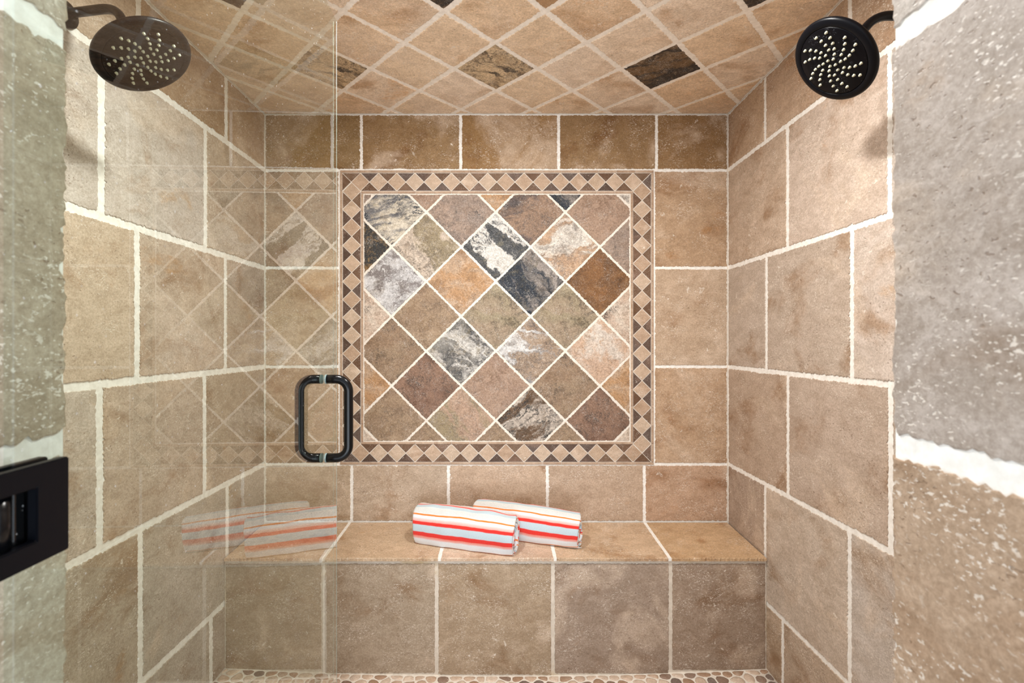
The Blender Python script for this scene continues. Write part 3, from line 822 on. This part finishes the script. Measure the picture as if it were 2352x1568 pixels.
# hinge in the middle of the hinge edge
hz = 1.1845-.10
bm = bmesh.new()
def uplate(bm, y0, y1):
    add_box(bm, (.008, y0, -.0475), (.047, y1, .0475))
    add_box(bm, (-.040, y0, .0255), (.010, y1, .0475)); add_box(bm, (-.040, y0, -.0475), (.010, y1, -.0255))
def uplate2(y0, y1):
    out = [(.047, -.0475), (.047, .0475), (-.040, .0475), (-.040, .0255), (.012, .0255), (.012, -.0255), (-.040, -.0255), (-.040, -.0475)]
    bm = bmesh.new(); a = [bm.verts.new((x, y0, z)) for x, z in out]; b = [bm.verts.new((x, y1, z)) for x, z in out]
    bm.faces.new(a); bm.faces.new(b[::-1])
    for i in range(8): bm.faces.new((a[i], a[(i+1) % 8], b[(i+1) % 8], b[i]))
    bmesh.ops.recalc_face_normals(bm, faces=bm.faces[:])
    bmesh.ops.bevel(bm, geom=bm.edges[:], offset=.0012, segments=2, affect='EDGES')
    return bm
bm.free()
hinge = link('hinge', bm_mesh('hinge', uplate2(-.0155, -.0055)), door, M['satin']); hinge.location = (0, 0, hz)
o = link('clamp_plate', bm_mesh('clamp_plate', uplate2(.0055, .0155)), hinge, M['satin'])
bm = bmesh.new(); tube(bm, [(-.012, 0, -.0245), (-.012, 0, .0245)], .0115, 28)
o = link('hinge_pin', bm_mesh('hinge_pin', bm, False), hinge, M['black'])
for p_ in o.data.polygons: p_.use_smooth = len(p_.vertices) == 4
bm = bmesh.new(); add_box(bm, (-.034, -.010, -.0245), (-.012, .045, .0245), .0015)
add_box(bm, (-.052, .038, -.0475), (.012, .0455, .0475), .0012)
link('wall_bracket', bm_mesh('wall_bracket', bm), hinge, M['satin'])

# ------------------------------------------------------------------ shower heads
def face_matrix(n, C):
    n = Vector(n).normalized(); x = Vector((0, 1, 0)).cross(n).normalized(); y = n.cross(x)
    m = Matrix((x, y, n)).transposed().to_4x4(); m.translation = Vector(C); return m
noz_me = None
def shower_head(C, n, wx, wy, wz, label):
    global noz_me
    sg = 1 if wx > 0 else -1
    C = Vector(C); n = Vector(n).normalized(); RR = .110
    root = empty('shower_head', (wx, wy, wz), label, 'shower head')
    inv = Matrix.Translation(-root.location)
    # flange
    bm = bmesh.new(); lathe(bm, [(0, 0), (.034, 0), (.034, .006), (.031, .010), (.018, .0135), (.013, .018), (.013, .024), (0, .024)], 40)
    o = link('flange', bm_mesh('flange', bm, True), root, M['satin'])
    o.matrix_local = face_matrix((-sg, 0, 0), (0, 0, 0))
    back = C-n*.062
    # arm
    a0 = Vector((wx-sg*.004, wy, wz)); a1 = Vector((back.x+sg*.075, wy*.7+back.y*.3, wz+.002)); a2 = back
    pts = []
    for k in range(17):
        t = k/16
        p1 = a0.lerp(a1, min(1, t*2)) if t < .5 else None
    pth = round_path([a0, a0.lerp(a1, .5)+Vector((0, 0, 0)), a1, a2], .045, 10) if False else None
    d1 = (a1-a0).normalized(); d2 = (a2-a1).normalized()
    P_ = [a0, a1-d1*.045]
    for k in range(1, 10):
        t = k/10; P_.append((a1-d1*.045)*(1-t)**2+a1*2*t*(1-t)+(a1+d2*.045)*t*t)
    P_ += [a1+d2*.045, a2]
    bm = bmesh.new(); tube(bm, [p-root.location for p in P_], .0112, 22)
    link('arm', bm_mesh('arm', bm, True), root, M['satin'])
    # ball joint and collar
    bm = bmesh.new(); lathe(bm, [(0, -.074), (.012, -.073), (.0175, -.066), (.019, -.058), (.0175, -.050), (.021, -.047), (.021, -.034), (.016, -.031)], 36)
    o = link('ball_joint', bm_mesh('ball_joint', bm, True), root, M['satin']); o.matrix_local = inv @ face_matrix(n, C)
    # body
    bm = bmesh.new()
    lathe(bm, [(0, -.036), (.018, -.036), (.022, -.030), (.045, -.022), (.085, -.017), (RR-.006, -.0145), (RR-.001, -.011), (RR, -.007), (RR-.001, -.003), (RR-.005, 0.0), (.092, .0015), (.0905, .0005), (.0895, -.003)], 72)
    o = link('head_body', bm_mesh('head_body', bm, True), root, M['satin']); o.matrix_local = inv @ face_matrix(n, C)
    bm = bmesh.new(); lathe(bm, [(.0897, -.0035), (.0892, .0006), (.087, .0014), (.05, .0018), (0, .0020)], 72)
    fp = link('face_plate', bm_mesh('face_plate', bm, True), root, M['face']); fp.matrix_local = inv @ face_matrix(n, C)
    if noz_me is None:
        bm = bmesh.new(); lathe(bm, [(.0036, 0), (.0029, .0024), (.0022, .0050), (.0012, .0056), (.0008, .0046), (0, .0044)], 10)
        noz_me = bm_mesh('nozzle', bm, True); noz_me.materials.append(M['nozzle'])
    rn = random.Random(4)
    for arm in range(12):
        for k in range(5 if arm % 2 == 0 else 4):
            r = (.024 if arm % 2 == 0 else .034)+.0135*k
            a = arm*2*pi/12+.12*k
            q = bpy.data.objects.new('nozzle', noz_me); COL.objects.link(q); q.parent = fp
            q.location = (r*cos(a), r*sin(a), .0016)
    for k in range(4):
        q = bpy.data.objects.new('nozzle', noz_me); COL.objects.link(q); q.parent = fp
        q.location = (.011*cos(k*pi/2+.4), .011*sin(k*pi/2+.4), .0018)
    return root
shower_head((-.873, 1.161, 2.044), (.662, 0, -1), XL, 1.228, 2.200, 'black round rain shower head on the left wall, seen through the glass')
shower_head((.853, 1.216, 2.068), (-1.147, 0, -1), XR, 1.235, 2.196, 'black round rain shower head with pale nozzles on the right wall')

# ------------------------------------------------------------------ downlights in the ceiling
for (cx_, cy_), lb in zip(CANS, ('round white recessed ceiling light on the right, at the top edge', 'round white recessed ceiling light on the left, behind the glass')):
    root = empty('ceiling_light', (cx_, cy_, ZC), lb, 'ceiling light')
    bm = bmesh.new(); lathe(bm, [(.086, .003), (.086, -.003), (.080, -.007), (.068, -.008), (.066, -.004), (.066, .003)], 48)
    link('trim_ring', bm_mesh('trim_ring', bm, True), root, M['white'])
    bm = bmesh.new(); lathe(bm, [(.066, -.002), (.060, -.010), (.040, -.016), (0, -.019)], 40)
    link('lens', bm_mesh('lens', bm, True), root, M['lens'])
